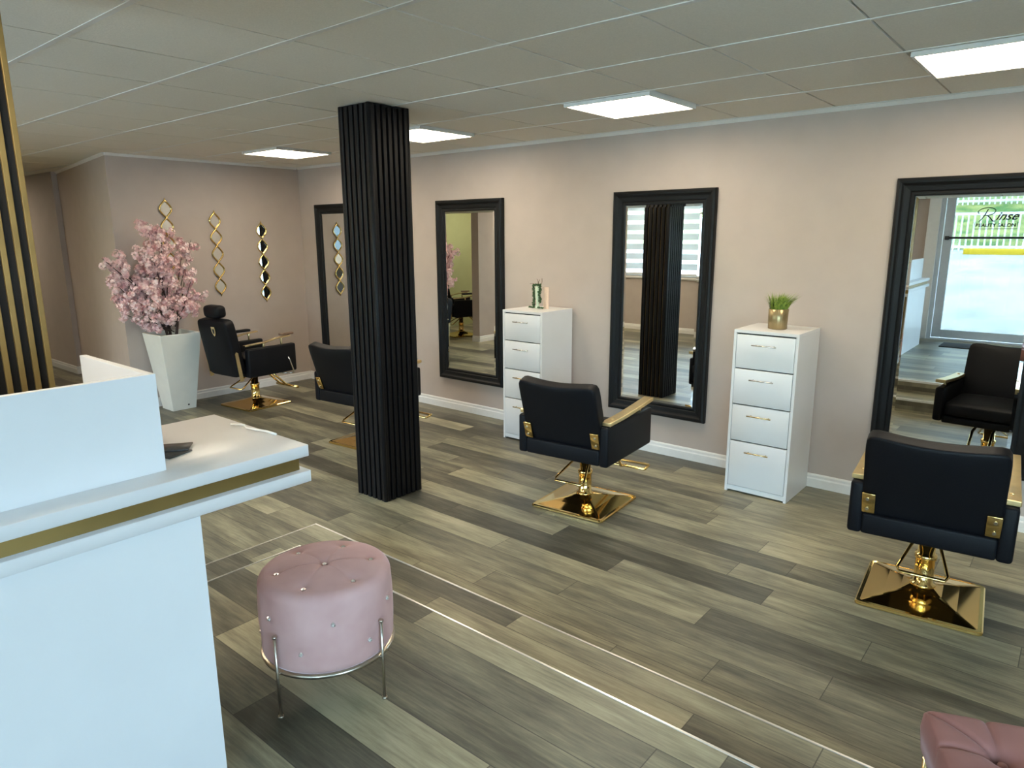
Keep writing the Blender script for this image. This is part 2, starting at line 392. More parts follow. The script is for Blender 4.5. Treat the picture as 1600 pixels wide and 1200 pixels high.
for k, (xa, xb) in enumerate(((-6.98, -6.02), (-6.00, -4.92), (-4.90, -2.52))):
    z = thing('zebra_blind', 'grey and sheer striped roller blind of the front window, %s' % ('farthest from the door', 'middle one of three', 'rolled up, nearest to the door')[k], 'blind', (0, 0, 0), 0, 'striped blinds of the front window')
    MB().rbox(xa, xb, BY-.055, BY-.005, 2.22, 2.29, .008).build('cassette', 'trim', z)
    zz = 2.22; f = MB(); s_ = MB(); zlow = 2.15 if k == 2 else 1.10
    while zz > zlow:
        f.box(xa+.01, xb-.01, BY-.032, BY-.030, zz-.105, zz); s_.box(xa+.01, xb-.01, BY-.032, BY-.030, zz-.17, zz-.105); zz -= .17
    f.build('fabric_bands', 'blind', z); s_.build('sheer_bands', 'sheer', z)
    MB().rbox(xa+.005, xb-.005, BY-.042, BY-.022, zz-.03, zz, .006).build('bottom_rail', 'trim', z)
w = struct(thing('window_2', '', '')); del w['label']; del w['category']
b = MB(); casing(b, 0, 3.1, BY, .35, 2.42, .05)
for x in (0, 1.53, 3.05): b.box(x, x+.05, BY-.12, BY-.06, .35, 2.42)
b.box(0, 3.1, BY-.12, BY-.06, .35, .40); b.box(0, 3.1, BY-.12, BY-.06, 2.37, 2.42)
b.build('window_frame', 'trim', w); MB().box(.05, 3.05, BY-.095, BY-.085, .4, 2.37).build('pane', 'glass', w)
w = struct(thing('window_3', '', '')); del w['label']; del w['category']  # unseen side window, added to bring blue daylight onto the desk front
b = MB()
for y in (-1.2, -.33, .55): b.box(RX+.05, RX+.11, y, y+.05, .4, 2.35)
b.box(RX+.05, RX+.11, -1.2, .6, .4, .45); b.box(RX+.05, RX+.11, -1.2, .6, 2.3, 2.35)
b.build('window_frame', 'trim', w); MB().box(RX+.075, RX+.085, -1.15, .55, .45, 2.3).build('pane', 'glass', w)
d = struct(thing('door_1', '', '')); del d['label']; del d['category']
b = MB(); b.box(DX0-.14, DX0, BY, BY+.025, .25, DZ+.14); b.box(DX1, DX1+.14, BY, BY+.025, .25, DZ+.14); b.box(DX0, DX1, BY, BY+.025, DZ, DZ+.14)
b.build('door_casing', 'trim', d)
b = MB(); b.box(DX0, DX0+.05, BY-.14, BY-.02, .25, DZ); b.box(DX1-.05, DX1, BY-.14, BY-.02, .25, DZ); b.box(DX0+.05, DX1-.05, BY-.14, BY-.02, DZ-.05, DZ); b.box(DX0+.05, DX1-.05, BY-.14, BY-.02, .25, .27)
b.build('door_frame', 'steelgrey', d)
GX0, GX1 = DX0+.16, DX1-.16
b = MB(); b.box(DX0+.055, GX0, BY-.09, BY-.045, .275, DZ-.055); b.box(GX1, DX1-.055, BY-.09, BY-.045, .275, DZ-.055)
b.box(GX0, GX1, BY-.09, BY-.045, .275, .385); b.box(GX0, GX1, BY-.09, BY-.045, DZ-.15, DZ-.055)
b.build('door_leaf', 'steelgrey', d, bevel=.004)
MB().box(GX0, GX1, BY-.071, BY-.065, .385, DZ-.15).build('door_glass', 'glass_tint', d)
b = MB(); b.tube([(GX0-.06, BY-.02, 1.64), (GX1+.06, BY-.02, 1.64)], .014, 12); b.rbox(GX0-.08, GX0-.03, BY-.046, BY-.005, 1.615, 1.665, .006); b.rbox(GX1+.03, GX1+.08, BY-.046, BY-.005, 1.615, 1.665, .006)
b.build('push_bar', 'blackbar', d)
# lettering on the door glass, reads from the street
ly = BY-.0735
def text(body, cx, cz, size, shear=0.):
    c = bpy.data.curves.new('lettering', 'FONT'); c.body = body; c.size = size; c.align_x = 'CENTER'; c.align_y = 'CENTER'; c.shear = shear; c.extrude = .0006; c.offset = .0022
    o = bpy.data.objects.new('lettering', c); C.objects.link(o); o.parent = d; o.location = (cx, ly, cz); o.rotation_euler = (PI/2, 0, 0); c.materials.append(M['blackbar'])
    return o
TX = -1.09
text('inse', TX+.105, 1.915, .15, .5)
text('BEAUTY SALON', TX, 1.80, .062)
b = MB()
def stroke(pts, r):
    P = [Vector(p) for p in pts]; out = []
    for i in range(len(P)-1):
        p0, p1, p2, p3 = P[max(i-1, 0)], P[i], P[i+1], P[min(i+2, len(P)-1)]
        for k in range(6):
            t = k/6; out.append(.5*((2*p1)+(p2-p0)*t+(2*p0-5*p1+4*p2-p3)*t*t+(3*p1-p0-3*p2+p3)*t**3))
    out.append(P[-1]); b.tube([(TX+p.x, ly, 1.9+p.y) for p in out], r, 6)
stroke([(-.19, -.045), (-.15, .0), (-.11, .09), (-.10, .11)], .007)
stroke([(-.20, .055), (-.21, .085), (-.16, .12), (-.08, .13), (-.02, .10), (-.04, .05), (-.10, .03), (-.13, .035)], .006)
stroke([(-.11, .032), (-.07, .0), (-.04, -.04), (-.01, -.045)], .008)
b.tube([(TX-.235, ly, 1.84), (TX-.235, ly, 1.755), (TX+.235, ly, 1.755), (TX+.235, ly, 1.84)], .004, 6)
b.tube([(TX-.255, ly, 1.84), (TX-.215, ly, 1.84)], .002, 6); b.tube([(TX+.255, ly, 1.84), (TX+.215, ly, 1.84)], .002, 6)
b.build('lettering', 'blackbar', d)
tag(MB().rbox(-1.45, -.75, -1.28, -.88, .25, .262, .004).build('door_mat', 'mat_dark'), 'dark rubber mat on the floor inside the glass entrance door', 'mat')

# ---------------------------------------------------------------- outside
b = MB(); b.loft([[(-30, y, z), (20, y, z), (20, y, z-.3), (-30, y, z-.3)] for y, z in ((-1.79, .12), (-3, .2), (-10, 1.22), (-10.6, 1.3))])
struct(b.build('floor_parking_lot', 'concrete'))
b = MB(); b.loft([[(-30, y, z), (20, y, z), (20, y, z-.5), (-30, y, z-.5)] for y, z in ((-10.6, 1.31), (-12, 1.75), (-14, 2.5), (-17, 2.7), (-26, 4.6))])
o = b.build('hill', 'hill'); o['kind'] = 'structure'
tag(MB().rbox(-2.45, 4.5, -10.08, -9.9, 1.19, 1.34, .02).build('parking_curb', 'curb'), 'yellow painted curb at the edge of the parking lot', 'curb')
def railing(name, y, z0, z1, label):
    r = thing(name, label, 'railing', (0, y, z0))
    h = z1-z0
    b = MB(); b.box(-8, 6, -.02, .02, h-.06, h); b.box(-8, 6, -.02, .02, .08, .14); b.build('rail', 'fence', r)
    b = MB(); x = -8.
    while x < 6: b.box(x, x+.035, -.014, .014, 0, h-.02); x += .125
    b.build('pickets', 'fence', r)
    return r
railing('street_railing', -10.4, 1.26, 2.17, 'white picket railing behind the yellow curb')
railing('hilltop_railing', -13.9, 2.45, 3.3, 'white picket railing up on the grassy bank')

# ---------------------------------------------------------------- ceiling lights
lab = ['LED ceiling panel nearest the far corner', 'LED ceiling panel just behind the black slatted pillar', 'LED ceiling panel above the framed mirror with the striped blind reflection', 'LED ceiling panel nearest the right edge, over the tall right mirror']
lab += ['LED ceiling panel in the back passage', 'LED ceiling panel near the far end of the blinds window', 'LED ceiling panel near the blinds window, farther from the door', 'LED ceiling panel near the blinds window, nearer the desk', 'LED ceiling panel over the reception desk', 'LED ceiling panel down the hallway behind the slat screen', 'LED ceiling panel right by the striped blinds, far end', 'LED ceiling panel right by the striped blinds, near the desk']
for k, (cx, cy) in enumerate(all_lights):
    t = thing('ceiling_light', 'square white '+lab[k], 'ceiling light', (cx, cy, ZC), 0, 'square ceiling lights')
    s_ = .288
    b = MB(); b.box(-s_, s_, -s_, -s_+.014, -.022, .016); b.box(-s_, s_, s_-.014, s_, -.022, .016); b.box(-s_, -s_+.014, -s_+.014, s_-.014, -.022, .016); b.box(s_-.014, s_, -s_+.014, s_-.014, -.022, .016)
    b.box(-.302, .302, -.30, .30, .012, .0158)
    b.build('frame', 'bar', t, bevel=.002)
    MB().box(-s_+.014, s_-.014, -s_+.014, s_-.014, -.018, -.010).build('diffuser', 'panel', t)

# ---------------------------------------------------------------- slatted pillar
PX0, PX1, PY0, PY1 = -3.655, -3.365, 2.735, 3.055
t = thing('slatted_pillar', 'black slatted square pillar standing in the middle of the salon floor', 'pillar', ((PX0+PX1)/2, (PY0+PY1)/2, 0))
hx, hy = (PX1-PX0)/2, (PY1-PY0)/2; dp = .022
MB().box(-hx+dp, hx-dp, -hy+dp, hy-dp, .0, ZC-.001).build('core', 'blackdark', t)
b = MB(); g = MB()
def slats(n, span, place, gold=False):
    pitch = span/n
    for k in range(n):
        c = -span/2+pitch*(k+.5)
        zt = ZC-.003-random.random()*.012
        place(b, c-pitch*.34, c+pitch*.34, zt, 0)
        if gold and k < n-1: place(g, c+pitch*.40, c+pitch*.60, ZC-.02, 1)
def pl(side):
    def f(bb, a, c, zt, inner):
        d0 = dp-.004 if inner else 0.
        if side == 'S': bb.box(a, c, -hy+d0, -hy+dp, .002, zt)
        if side == 'N': bb.box(a, c, hy-dp, hy-d0, .002, zt)
        if side == 'E': bb.box(hx-dp, hx-d0, a, c, .002, zt)
        if side == 'W': bb.box(-hx, -hx+dp, a, c, .002, zt)
    return f
slats(6, 2*hx, pl('S')); slats(6, 2*hx, pl('N'), True); slats(7, 2*hy-.02, pl('E')); slats(7, 2*hy-.02, pl('W'))
for sx in (-1, 1):
    for sy in (-1, 1): b.lathe([(.017, .002), (.017, ZC-.004)], 12, (sx*(hx-.014), sy*(hy-.014)))
b.build('slat_cladding', 'blackslat', t, bevel=.004)
g.build('gold_inserts', 'goldpaint', t)
MB().box(hx-.021, hx-.016, .088, .094, .002, .42).build('seam_strip', 'silver', t)

# ---------------------------------------------------------------- black and gold slat screen behind the desk
t = thing('slat_screen', 'black and gold vertical slat screen behind the reception desk', 'slat screen', (-2.79, .80, .25))
MB().box(-.02, 0, -2.38, 0, 0, ZC-.252).build('backing', 'blackdark', t)
b = MB(); y = 0.
while y > -2.3:
    b.box(.0, .012, y-.0175, y, .001, ZC-.254); y -= .0415
b.build('slats', 'goldpaint', t, bevel=.002)

# ---------------------------------------------------------------- wall mirrors
def big_mirror(label, cx, z0=.315, z1=2.03, w=.84):
    t = thing('framed_mirror', label, 'mirror', (cx, WY, z0), 0, 'black framed salon mirrors')
    h = z1-z0
    prof = [(0, 0), (0, .030), (.006, .040), (.018, .046), (.030, .044), (.040, .034), (.048, .030), (.074, .026), (.080, .020), (.088, .024), (.098, .024), (.104, .019), (.104, .006)]
    def rect(o, dd): return [(-w/2+o, -dd-.001, o), (w/2-o, -dd-.001, o), (w/2-o, -dd-.001, h-o), (-w/2+o, -dd-.001, h-o)]
    b = MB(); b.loft([rect(o, dd) for o, dd in prof], cap=False, closed=True)
    for f in b.bm.faces: f.smooth = False
    b.build('frame', 'blackframe', t)
    o = .100; bv = .022
    b = MB(); b.loft([rect(o, .008), rect(o, .013), rect(o+bv, .0145)], cap=False)
    vs = [b.bm.verts.new(p) for p in rect(o+bv, .0145)]; b.bm.faces.new(vs)
    vs = [b.bm.verts.new(p) for p in rect(o, .008)]; b.bm.faces.new(vs[::-1])
    b.build('mirror_glass', 'mirror', t)
    return t
big_mirror('black framed mirror in the far corner, half hidden by the slatted pillar', -6.475, z1=2.05)
big_mirror('black framed mirror just right of the pillar, reflecting pink blossom', -4.51)
big_mirror('black framed mirror between the two white drawer cabinets', -2.53)
big_mirror('large black framed mirror at the right edge reflecting the glass door', -.559)

# ---------------------------------------------------------------- ogee wall mirrors
def ogee(label, y, ztop, n=5, h=.90):
    t = thing('ogee_wall_mirror', label, 'wall decoration', (FX, y, ztop-h), 0, 'gold ogee mirror strings')
    e = h/(n+.25); rr = .058
    fr = MB()
    def outline(c, s=1.):
        pts = []
        N = 14
        for k in range(N+1):
            u = k/N; wv = (math.sin(PI*u)**1.25)
            pts.append((rr*s*wv, c-e*.5*s+u*e*s))
        return pts
    for k in range(n):
        c = e*.62+k*e
        P = outline(c)
        loop = [(.010, x, z) for x, z in P]+[(.010, -x, z) for x, z in P[-2:0:-1]]
        fr.tube(loop, .0085, 8, closed=True)
        Q = outline(c, .93); lp = [(.006, x, z) for x, z in Q]+[(.006, -x, z) for x, z in Q[-2:0:-1]]
        m = MB(); vs = [m.bm.verts.new((.0085, p[1], p[2])) for p in lp]; m.bm.faces.new(vs); v2 = [m.bm.verts.new((.002, p[1], p[2])) for p in lp]; m.bm.faces.new(v2[::-1])
        for i in range(len(vs)): m.bm.faces.new((vs[i], v2[i], v2[(i+1) % len(vs)], vs[(i+1) % len(vs)]))
        mo = m.build('mirror', 'mirror', t)
        mo.rotation_euler = (0, 0, 0)
    fr.tube([(.010, 0, 0), (.010, 0, e*.14)], [.003, .008], 8); fr.tube([(.010, 0, h-e*.14), (.010, 0, h)], [.008, .003], 8)
    fr.build('frame', 'gold', t)
ogee('gold ogee mirror string partly hidden behind the pink blossoms', 3.245, 2.085)
ogee('gold ogee mirror string in the middle, above the reclining black chair', 3.745, 1.975)
ogee('gold ogee mirror string nearest the far corner of the room', 4.275, 1.873)

# ---------------------------------------------------------------- drawer cabinets
def cabinet(label, x0, offs):
    t = thing('drawer_cabinet', label, 'cabinet', (x0, 4.36, 0), 0, 'white four drawer cabinets')
    W, D, H = .413, .42, 1.105
    b = MB(); b.box(0, .018, 0, D, 0, H-.02); b.box(W-.018, W, 0, D, 0, H-.02); b.box(0, W, 0, D, H-.02, H); b.box(.018, W-.018, D-.012, D, .0, H-.02); b.box(.018, W-.018, .02, D-.012, .04, .055); b.box(.018, W-.018, .003, .02, .012, .045)
    b.build('carcass', 'lamcab', t, bevel=.0015)
    MB().box(.018, W-.018, .022, .026, .055, H-.02).build('inner_shadow_gap', 'gapdark', t)  # dark sheet stands in for the shade between the drawers
    zs = [(.856, 1.075), (.616, .848), (.366, .608), (.048, .358)]
    for k, (a, c) in enumerate(zs):
        dy = offs[k]
        dr = MB().rbox(.021, W-.021, -dy, .02, a, c, .002, 2).build('drawer', 'lamcab', t)
        hz = c-.062
        h = MB(); h.tube([(W/2-.078, -dy-.026, hz), (W/2+.078, -dy-.026, hz)], .0045, 10)
        for sx in (-1, 1): h.tube([(W/2+sx*.058, -dy, hz), (W/2+sx*.058, -dy-.026, hz)], .004, 8)
        h.build('handle', 'silver' if k < 2 else 'goldpale', dr)
    return t
cabinet('white four drawer cabinet with a trailing green vine on top', -3.742, (0, .001, .001, .001))
cabinet('white four drawer cabinet with a grass pot on top', -1.755, (0, .004, .001, .001))

# vine ornament on the first cabinet
t = thing('vine_vase', 'small pale vase wrapped in green bead vines on the cabinet', 'vase', (-3.56, 4.60, 1.105))
MB().lathe([(.022, 0), (.030, .002), (.022, .012), (.012, .03), (.014, .06), (.022, .10), (.024, .16), (.020, .19), (.018, .188)], 24).build('vase', 'vase', t)
b = MB()
def leaf(b, p, r, q):
    u = Vector((q.gauss(0, 1), q.gauss(0, 1), q.gauss(0, 1))).normalized(); v = u.orthogonal().normalized(); w_ = u.cross(v)
    vs = [b.bm.verts.new(Vector(p)+a*r) for a in (u*-1.0, v*.55+w_*.15, u, v*-.55+w_*.15)]; b.bm.faces.new(vs); 
q = random.Random(3)
for sx, top, bot in ((-1, .20, .005), (1, .195, .05)):
    for k in range(90):
        u = k/90; z = top-(top-bot)*u
        for r_ in range(2): leaf(b, (sx*(.030+.004*math.sin(u*9))+q.gauss(0, .005), q.gauss(-.012, .006), z+q.gauss(0, .003)), .009, q)
for k in range(60): leaf(b, (q.uniform(-.03, .03), q.gauss(-.005, .01), .195+q.gauss(0, .004)), .009, q)
for cx_ in (-.045, .045):
    for k in range(60): leaf(b, (cx_+q.uniform(-.028, .03), q.gauss(-.02, .006), .008+abs(q.gauss(0, .003))), .008, q)
b.build('vine_leaves', 'leafdark', t, recalc=False)
b = MB()
for P in (((0, 0, .19), (.005, 0, .22), (-.008, 0, .245)), ((.0, 0, .19), (.012, 0, .225), (.02, 0, .24)), ((-.02, 0, .195), (-.05, 0, .205), (-.08, 0, .203)), ((.03, 0, .19), (.045, 0, .22), (.045, 0, .25))): b.tube(P, .002, 6)
b.build('dry_twigs', 'twig', t)
tag(MB().rbox(-3.515, -3.465, 4.62, 4.627, 1.106, 1.285, .002).build('peach_card', 'peach'), 'small peach card standing beside the vine vase', 'card')

# grass pot on the second cabinet
t = thing('grass_pot', 'ribbed bronze pot of green artificial grass on the white cabinet', 'potted plant', (-1.545, 4.55, 1.105))
MB().lathe([(.054, 0), (.058, .004), (.060, .06), (.062, .128), (.058, .13), (.056, .118), (.02, .116)], 72, rib=lambda k: 1+.012*math.cos(k*PI*2*24/72)).build('pot', 'potmetal', t)
b = MB(); q = random.Random(5)
for k in range(420):
    a = q.uniform(0, 2*PI); r = .05*math.sqrt(q.random()); x, y = r*math.cos(a), r*math.sin(a)
    L = q.uniform(.07, .13); lean = Vector((x*1.1+.022+q.gauss(0, .010), y*1.1+q.gauss(0, .010), 0)) * (L/.09)
    p0 = Vector((x, y, .115)); p1 = p0+Vector((0, 0, L*.55))+lean*.35; p2 = p0+Vector((0, 0, L*.95))+lean*1.05
    sd = Vector((math.cos(a+1.3), math.sin(a+1.3), 0))*.0022
    v = [b.bm.verts.new(p) for p in (p0-sd, p0+sd, p1+sd*.8, p1-sd*.8, p2)]
    b.bm.faces.new((v[0], v[1], v[2], v[3])); b.bm.faces.new((v[3], v[2], v[4]))
b.build('grass_blades', 'blade', t, recalc=False)

# ---------------------------------------------------------------- reception desk
t = thing('reception_desk', 'white reception desk with a gold band under its top', 'desk', (-1.665, 1.08, .25))
def L_(x0, x1, y0, y1, z0, z1): return (x0+1.665, x1+1.665, y0-1.08, y1-1.08, z0-.25, z1-.25)
MB().box(*L_(-1.705, -1.689, -.96, .765, .25, 1.022)).build('front_panel', 'lam', t)
MB().box(*L_(-2.17, -1.706, .747, .765, .25, 1.022)).build('side_panel', 'lam', t)
MB().box(*L_(-2.17, -1.706, -.96, -.942, .25, 1.022)).build('side_panel', 'lam', t)
MB().rbox(*L_(-2.20, -1.657, -1.0, 1.079, 1.022, 1.056), .0015, 1).build('lower_top', 'lam', t)
MB().box(*L_(-2.18, -1.682, -.98, 1.058, 1.056, 1.097)).build('gold_band', 'goldband', t)
MB().rbox(*L_(-2.20, -1.661, -1.0, 1.079, 1.097, 1.131), .0015, 1).build('desktop', 'lam', t)
b = MB(); b.box(*L_(-1.771, -1.752, -.98, .721, 1.131, 1.382)); b.box(*L_(-2.20, -1.771, .703, .721, 1.131, 1.382))
b.build('privacy_screen', 'lam', t, bevel=.001)
def card(name, label, cx, cy, rz, w, h, z):
    o = MB().rbox(-w/2, w/2, -h/2, h/2, 0, .004, .001, 1).build(name, 'paper'); o.location = (cx, cy, z); o.rotation_euler = (0, 0, rz)
    return tag(o, label, 'card', 'dark cards on the desk')
card('printed_card', 'dark printed card lying flat on the reception desk, lower one', -1.90, .783, .35, .115, .08, 1.1312)
card('printed_card', 'dark printed card on the reception desk, upper one of two', -1.92, .802, .95, .115, .07, 1.1354)
b = MB(); b.tube([(-2.02, 1.04, 1.136), (-1.98, 1.063, 1.136), (-1.94, 1.05, 1.136), (-1.90, 1.058, 1.136), (-1.86, 1.068, 1.136), (-1.81, 1.068, 1.136)], .0038, 8)  # raised white line stands in for a gloss highlight on the desk edge
tag(b.build('cable', 'cable'), 'thin white cable lying along the far edge of the desk', 'cable')

# ---------------------------------------------------------------- salon chairs
def chair_base(t):
    def sq(hf, z, r):
        pts = []
        for cx_, cy_, a0 in ((1, 1, 0), (-1, 1, 1), (-1, -1, 2), (1, -1, 3)):
            for k in range(4):
                a = (a0+k/3)*PI/2; pts.append(((hf-r)*cx_+r*math.cos(a), (hf-r)*cy_+r*math.sin(a), z))
        return pts
    b = MB(); b.loft([sq(.250, 0, .02), sq(.254, .004, .02), sq(.254, .014, .02), sq(.248, .019, .018), sq(.236, .019, .016)], smooth=False)
    b.loft([sq(.236, .0185, .016), sq(.15, .036, .014), sq(.085, .054, .02), sq(.055, .070, .045)], smooth=False)
    b.build('base_plate', 'gold', t)
    MB().lathe([(.056, .068), (.054, .078), (.042, .084), (.042, .20), (.047, .205), (.047, .225), (.036, .23), (.036, .345)], 32).build('column', 'gold', t)
    MB().box(-.14, .14, -.14, .14, .345, .368).build('seat_plate', 'blackbar', t)
    MB().tube([(-.045, -.02, .30), (-.055, -.06, .295), (-.10, -.20, .215), (-.09, -.225, .205), (.09, -.225, .205), (.10, -.20, .215), (.055, -.06, .295), (.045, -.02, .30)], .0075, 10).build('pump_lever', 'gold', t)
def foot_rest(t, z=.13, y=.50):
    b = MB()
    for sx in (-1, 1): b.tube([(sx*.06, .12, .35), (sx*.06, .26, .33), (sx*.06, y-.10, z+.02), (sx*.06, y-.02, z)], .010, 10)
    b.tube([(-.20, y-.03, z), (.20, y-.03, z), (.205, y-.02, z), (.205, y+.04, z+.01), (.20, y+.05, z+.01), (-.20, y+.05, z+.01), (-.205, y+.04, z+.01), (-.205, y-.02, z)], .009, 10, closed=True)
    b.build('foot_rest', 'gold', t)
def cushion(x0, x1, y0, y1, z0, z1, r, bulge=.012, mtx=None, axis='z'):
    t = bmesh.new(); bmesh.ops.create_cube(t, size=1); bmesh.ops.subdivide_edges(t, edges=t.edges[:], cuts=6, use_grid_fill=True)
    hx_, hy_, hz_ = (x1-x0)/2, (y1-y0)/2, (z1-z0)/2
    for v in t.verts:
        p = Vector((v.co.x*2*hx_, v.co.y*2*hy_, v.co.z*2*hz_))
        c = Vector((max(-hx_+r, min(hx_-r, p.x)), max(-hy_+r, min(hy_-r, p.y)), max(-hz_+r, min(hz_-r, p.z))))
        d_ = p-c
        if d_.length > 1e-6: p = c+d_.normalized()*r
        u, w_ = v.co.x*2, (v.co.y if axis == 'z' else v.co.z)*2
        f_ = (1-u*u)*(1-w_*w_)*bulge
        if axis == 'z': p.z += f_*(1 if p.z > 0 else -1)
        else: p.y += f_*(1 if p.y > 0 else -1)
        v.co = p+Vector(((x0+x1)/2, (y0+y1)/2, (z0+z1)/2))
    return MB().merge(t, mtx)
def salon_chair(label, loc, rz):
    t = thing('salon_chair', label, 'salon chair', loc, rz, 'black and gold salon chairs')
    chair_base(t); foot_rest(t)
    for sx in (-1, 1):
        x0, x1 = sorted((sx*.252, sx*.312))
        MB().rbox(x0, x1, -.31, .31, .378, .622, .016, 3).build('arm_panel', 'leather', t)
    MB().rbox(-.256, .256, -.308, -.25, .379, .478, .014, 3).build('back_rail', 'leather', t)
    MB().rbox(-.254, .254, -.252, .295, .368, .42, .01, 2).build('seat_frame', 'leather', t)
    cushion(-.25, .25, -.20, .305, .418, .52, .035, .012).build('seat_cushion', 'leather', t)
    bk = T(0, -.235, .455, math.radians(17))
    br = cushion(-.262, .262, -.045, .045, 0, .445, .018, .010, bk, 'y')
    for v in br.bm.verts:                                   # the top edge dips gently towards the middle
        k = max(0, (v.co.z-.60)/.3); v.co.z -= .022*k*(1-(v.co.x/.26)**2); v.co.y -= .03*k*(1-(v.co.x/.26)**2)
    br.build('backrest', 'leather', t, sub=1)
    for sx in (-1, 1):
        pl_ = MB().rbox(sx*.232-.027, sx*.232+.027, -.060, -.046, .045, .150, .003, 2, bk).build('back_bracket', 'gold', t)
        for zz in (.07, .122):
            MB().tube([bk @ Vector((sx*.236, -.058, zz)), bk @ Vector((sx*.236, -.066, zz))], .0075, 10).build('screw', 'silver', pl_)
        x = sx*.282
        pts = [(x, -.285, .636), (x, -.10, .640), (x, .06, .650), (x, .20, .662), (x, .32, .672)]
        pd = MB()
        pd.loft([[(px_-.032, py_, pz_-.012), (px_+.032, py_, pz_-.012), (px_+.032, py_, pz_+.012), (px_-.032, py_, pz_+.012)] for px_, py_, pz_ in pts])
        for yy in (-.2, .18): pd.tube([(x, yy, .618), (x, yy, .655)], .010, 10)
        pd.build('arm_pad', 'goldpad', t, bevel=.004)
    return t
R5 = math.radians(5)
ch = salon_chair('black salon chair in front of the right-hand mirror, nearest the camera', (-.440, 3.59, 0), R5)
dup(ch, (-2.365, 3.565, 0), R5, 'black salon chair in the middle, between the two white cabinets')
dup(ch, (-4.55, 3.57, 0), R5, 'black salon chair half hidden behind the slatted pillar')

def barber_chair(label, loc, rz):
    t = thing('reclining_chair', label, 'salon chair', loc, rz)
    chair_base(t)
    MB().tube([(-.05, .15, .34), (-.05, .34, .16), (-.05, .40, .13)], .011, 10).tube([(.05, .15, .34), (.05, .34, .16), (.05, .40, .13)], .011, 10).tube([(-.18, .40, .13), (.18, .40, .13)], .013, 12).build('foot_rest', 'gold', t)
    for sx in (-1, 1):
        x0, x1 = sorted((sx*.235, sx*.305)); MB().rbox(x0, x1, -.25, .31, .345, .63, .018, 3).build('arm_panel', 'leather', t)
    MB().rbox(-.24, .24, -.24, .30, .345, .44, .014, 3).build('seat_frame', 'leather', t)
    cushion(-.233, .233, -.20, .315, .43, .53, .035, .012).build('seat_cushion', 'leather', t)
    bk = T(0, -.285, .36, math.radians(10))
    cushion(-.245, .245, -.06, .06, 0, .575, .03, .012, bk, 'y').build('backrest', 'leather', t, sub=1)
    hd = T(0, -.37, .985, math.radians(4))
    cushion(-.125, .125, -.06, .055, -.05, .075, .04, .01, hd, 'y').build('headrest', 'leather', t, sub=1)
    em = MB(); P = [(-.030, .52), (.030, .52), (.030, .47), (.018, .44), (0, .425), (-.018, .44), (-.030, .47)]
    em.loft([[bk @ Vector((x+.06, y_, z)) for x, z in P] for y_ in (-.070, -.076)])
    eo = em.build('shield_emblem', 'goldpale', t)
    MB().loft([[bk @ Vector((x*.45+.06, y_, .475+(z-.475)*.5)) for x, z in P] for y_ in (-.076, -.079)]).build('emblem_centre', 'blackbar', eo)
    for sx in (-1, 1):
        b = MB(); b.loft([[bk @ Vector((sx*(.248+o), y_, z)) for y_, z in ((-.045, -.03), (-.010, -.03), (-.002, .25), (-.018, .265), (-.034, .25))] for o in (0, .010)])
        b.build('hinge_bar', 'goldpale', t)
        x = sx*.272
        b = MB(); b.loft([[(x-.022, y_, z-.007), (x+.022, y_, z-.007), (x+.022, y_, z+.007), (x-.022, y_, z+.007)] for y_, z in ((-.27, .665), (-.05, .675), (.10, .700), (.26, .712))])
        b.tube([(x, -.05, .62), (x, -.05, .68)], .012, 10); b.tube([(x, .16, .62), (x, .16, .71)], .010, 10)
        b.build('arm_bar', 'goldpale', t, bevel=.003)
        MB().rbox(x-.035, x+.035, -.10, .17, .722, .748, .01, 2).build('arm_pad', 'leather', t) if sx < 0 else MB().rbox(x-.026, x+.026, .15, .30, .722, .742, .006, 2).build('arm_pad', 'twig', t)
    MB().tube([(.311, .19, .50), (.330, .19, .50), (.335, .205, .46), (.335, .24, .35), (.32, .25, .325), (.28, .22, .325), (.20, .10, .335)], .007, 8).build('recline_lever', 'silver', t)
    return t
rc = barber_chair('black reclining chair with a headrest beside the white planter', (-6.53, 3.66, 0), math.radians(5))
dup(rc, (-8.35, .95, 0), math.radians(200), 'black reclining chair in the green passage, seen only in a mirror')

# ---------------------------------------------------------------- blossom planter
t = thing('potted_blossom_tree', 'pink blossom tree in a tall tapered white planter', 'potted tree', (-7.0, 3.08, 0))
def sqr(h_, z): return [(-h_, -h_, z), (h_, -h_, z), (h_, h_, z), (-h_, h_, z)]
MB().loft([sqr(.118, 0), sqr(.118, .012), sqr(.200, .765), sqr(.200, .775), sqr(.178, .775), sqr(.172, .70)]).build('planter', 'planter', t, bevel=.004)
MB().loft([sqr(.165, .66), sqr(.172, .695)]).build('soil', 'soil', t)
MB().tube([(.118, .04, .045), (.124, .04, .045)], .009, 10).build('drain_plug', 'blackbar', t)
